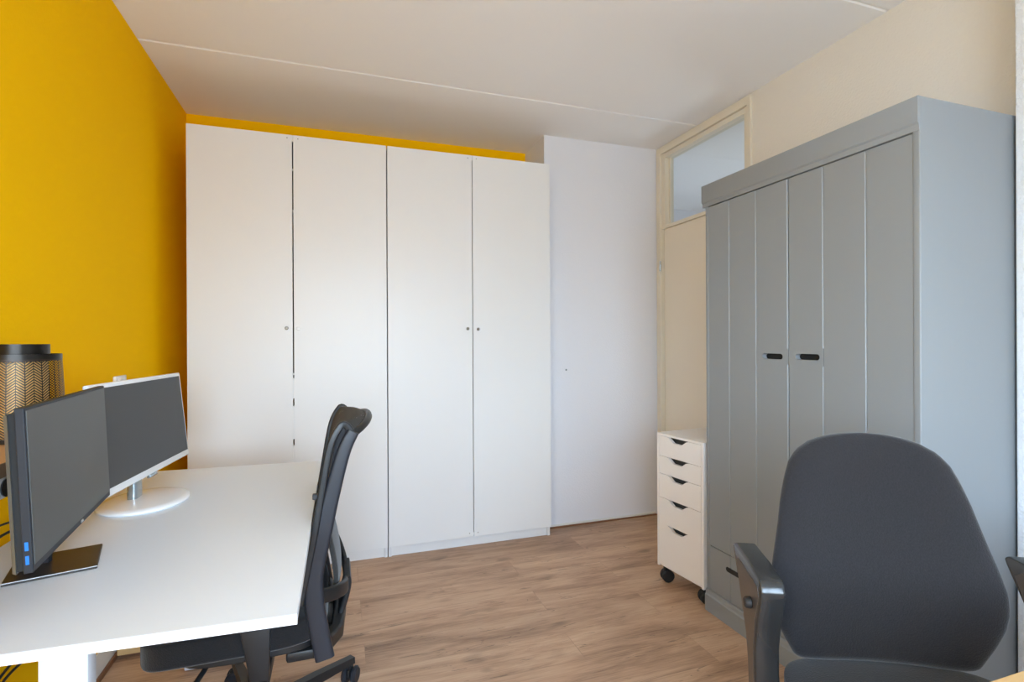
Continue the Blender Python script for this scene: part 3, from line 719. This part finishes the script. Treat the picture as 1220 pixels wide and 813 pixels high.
MB().box(-.08, .08, -.33, -.06, .375, .402, .008).sweep([(0, -.08, .385), (0, .05, .385), (0, .085, .43), (0, .092, .55), (0, .085, .68)], rrect(-.035, .035, -.006, .006, .004, 3), up=(0, 0, 1)).build('back_bracket', M['black_pl'], t, True)
def arm(sign):
    # side profile in (y,z): y negative = towards chair front
    out = [(.012, .742), (.004, .728), (-.045, .660), (-.088, .592), (-.105, .530), (-.118, .48), (-.125, .42), (-.175, .42), (-.170, .48), (-.160, .53), (-.160, .585), (-.172, .64), (-.198, .705), (-.200, .722), (-.192, .737), (-.178, .745), (-.10, .750), (0, .750)]
    xi, xo = .268, .318
    a, b = (sign*xi, sign*xo); a, b = min(a, b), max(a, b)
    o = MB().prism(out, a, b, 'x', .006, 3).build('armrest', M['gloss_black'], t, True)
    # recessed satin outer and inner cheeks
    cheek = [(-.022, .715), (-.060, .650), (-.098, .590), (-.113, .535), (-.124, .424), (-.170, .424), (-.152, .53), (-.151, .585), (-.163, .645), (-.186, .708), (-.180, .725), (-.04, .728)]
    xo_ = sign*(xo+.0008); xi_ = sign*(xi-.0008)
    for xx, s2 in ((xo_, sign), (xi_, -sign)):
        p = sorted((xx, xx-s2*.002)); MB().prism(cheek, p[0], p[1], 'x').build('side_cheek', M['arm_side'], o)
    kx = sign*(xo+.0005)
    MB().cyl((kx, -.138, .672), (kx+sign*.014, -.138, .672), .0125, .0115, bev=.002, n=24).build('bolt_cap', M['rubber'], o, True)
    # bracket to the seat
    q = sorted((sign*.20, sign*.316))
    MB().box(q[0], q[1], -.172, -.128, .405, .422, .004).build('arm_bracket', M['black_pl'], t, True)
arm(-1); arm(1)

# ------------------------------------------------------------------ wooden desk at the bottom right corner
t = thing('wooden_desk', 'light wooden tabletop just in view at the bottom right corner', 'desk', (2.1, -2.9, 0))
MB().box(-.55, .72, -.40, .370, DZ-.026, DZ, .003).build('tabletop', M['wood_light'], t, True)
for x in (-.50, .67):
    for y in (-.35, .30): MB().box(x-.022, x+.022, y-.022, y+.022, 0, DZ-.026, .003).build('leg', M['desk_metal'], t, True)

# ------------------------------------------------------------------ light: daylight sky through the rear window and the added windows
wd = bpy.data.worlds.new('daylight'); SC.world = wd; wd.use_nodes = True
nt = wd.node_tree; bg = nt.nodes['Background']
tc = nt.nodes.new('ShaderNodeTexCoord'); sp = nt.nodes.new('ShaderNodeSeparateXYZ'); nt.links.new(tc.outputs['Generated'], sp.inputs[0])
cr = nt.nodes.new('ShaderNodeValToRGB'); e = cr.color_ramp.elements
e[0].position = .46; e[0].color = (.41, .46, .53, 1); e[1].position = .54; e[1].color = (.79, .975, 1.19, 1)
k = e.new(1.0); k.color = (.58, .80, 1.19, 1)
nt.links.new(MN(nt, 'MULTIPLY_ADD', sp.outputs[2], .5, .5), cr.inputs[0]); nt.links.new(cr.outputs[0], bg.inputs['Color'])
bg.inputs['Strength'].default_value = 6.0
def portal(loc, rot, sx, sy):
    l = bpy.data.lights.new('daylight_portal', 'AREA'); l.shape = 'RECTANGLE'; l.size = sx; l.size_y = sy; l.cycles.is_portal = True
    o = bpy.data.objects.new('daylight_portal', l); COL.objects.link(o); o.location = loc; o.rotation_euler = rot
portal(((wx0+wx1)/2, YR-.10, (wz0+wz1)/2), (PI/2, 0, 0), wx1-wx0, wz1-wz0)
portal((HX1+.02, -.05, 1.45), (0, PI/2, 0), .7, 1.1)
portal((-.07, (lw0+lw1)/2, 1.525), (0, -PI/2, 0), 1.45, lw1-lw0)

# ------------------------------------------------------------------ camera
cam = bpy.data.cameras.new('camera'); co = bpy.data.objects.new('camera', cam); COL.objects.link(co); SC.camera = co
yaw, pitch, roll = .3269176, -.000357, -.0047266
cam.sensor_width = 36; cam.lens = 618.013/1220*36; cam.clip_start = .02
f = Vector((math.sin(yaw)*math.cos(pitch), math.cos(yaw)*math.cos(pitch), math.sin(pitch)))
r = Vector((math.cos(yaw), -math.sin(yaw), 0)); u = r.cross(f)
r2 = r*math.cos(roll)+u*math.sin(roll); u2 = -r*math.sin(roll)+u*math.cos(roll)
Mc = Matrix(((r2.x, u2.x, -f.x, .83652), (r2.y, u2.y, -f.y, -3.03537), (r2.z, u2.z, -f.z, 1.24168), (0, 0, 0, 1)))
co.matrix_world = Mc

vs = SC.view_settings; vs.view_transform = 'Standard'; vs.look = 'None'; vs.gamma = 1; vs.use_curve_mapping = False
vs.exposure = 1.84
SC.cycles.max_bounces = 12; SC.cycles.diffuse_bounces = 8
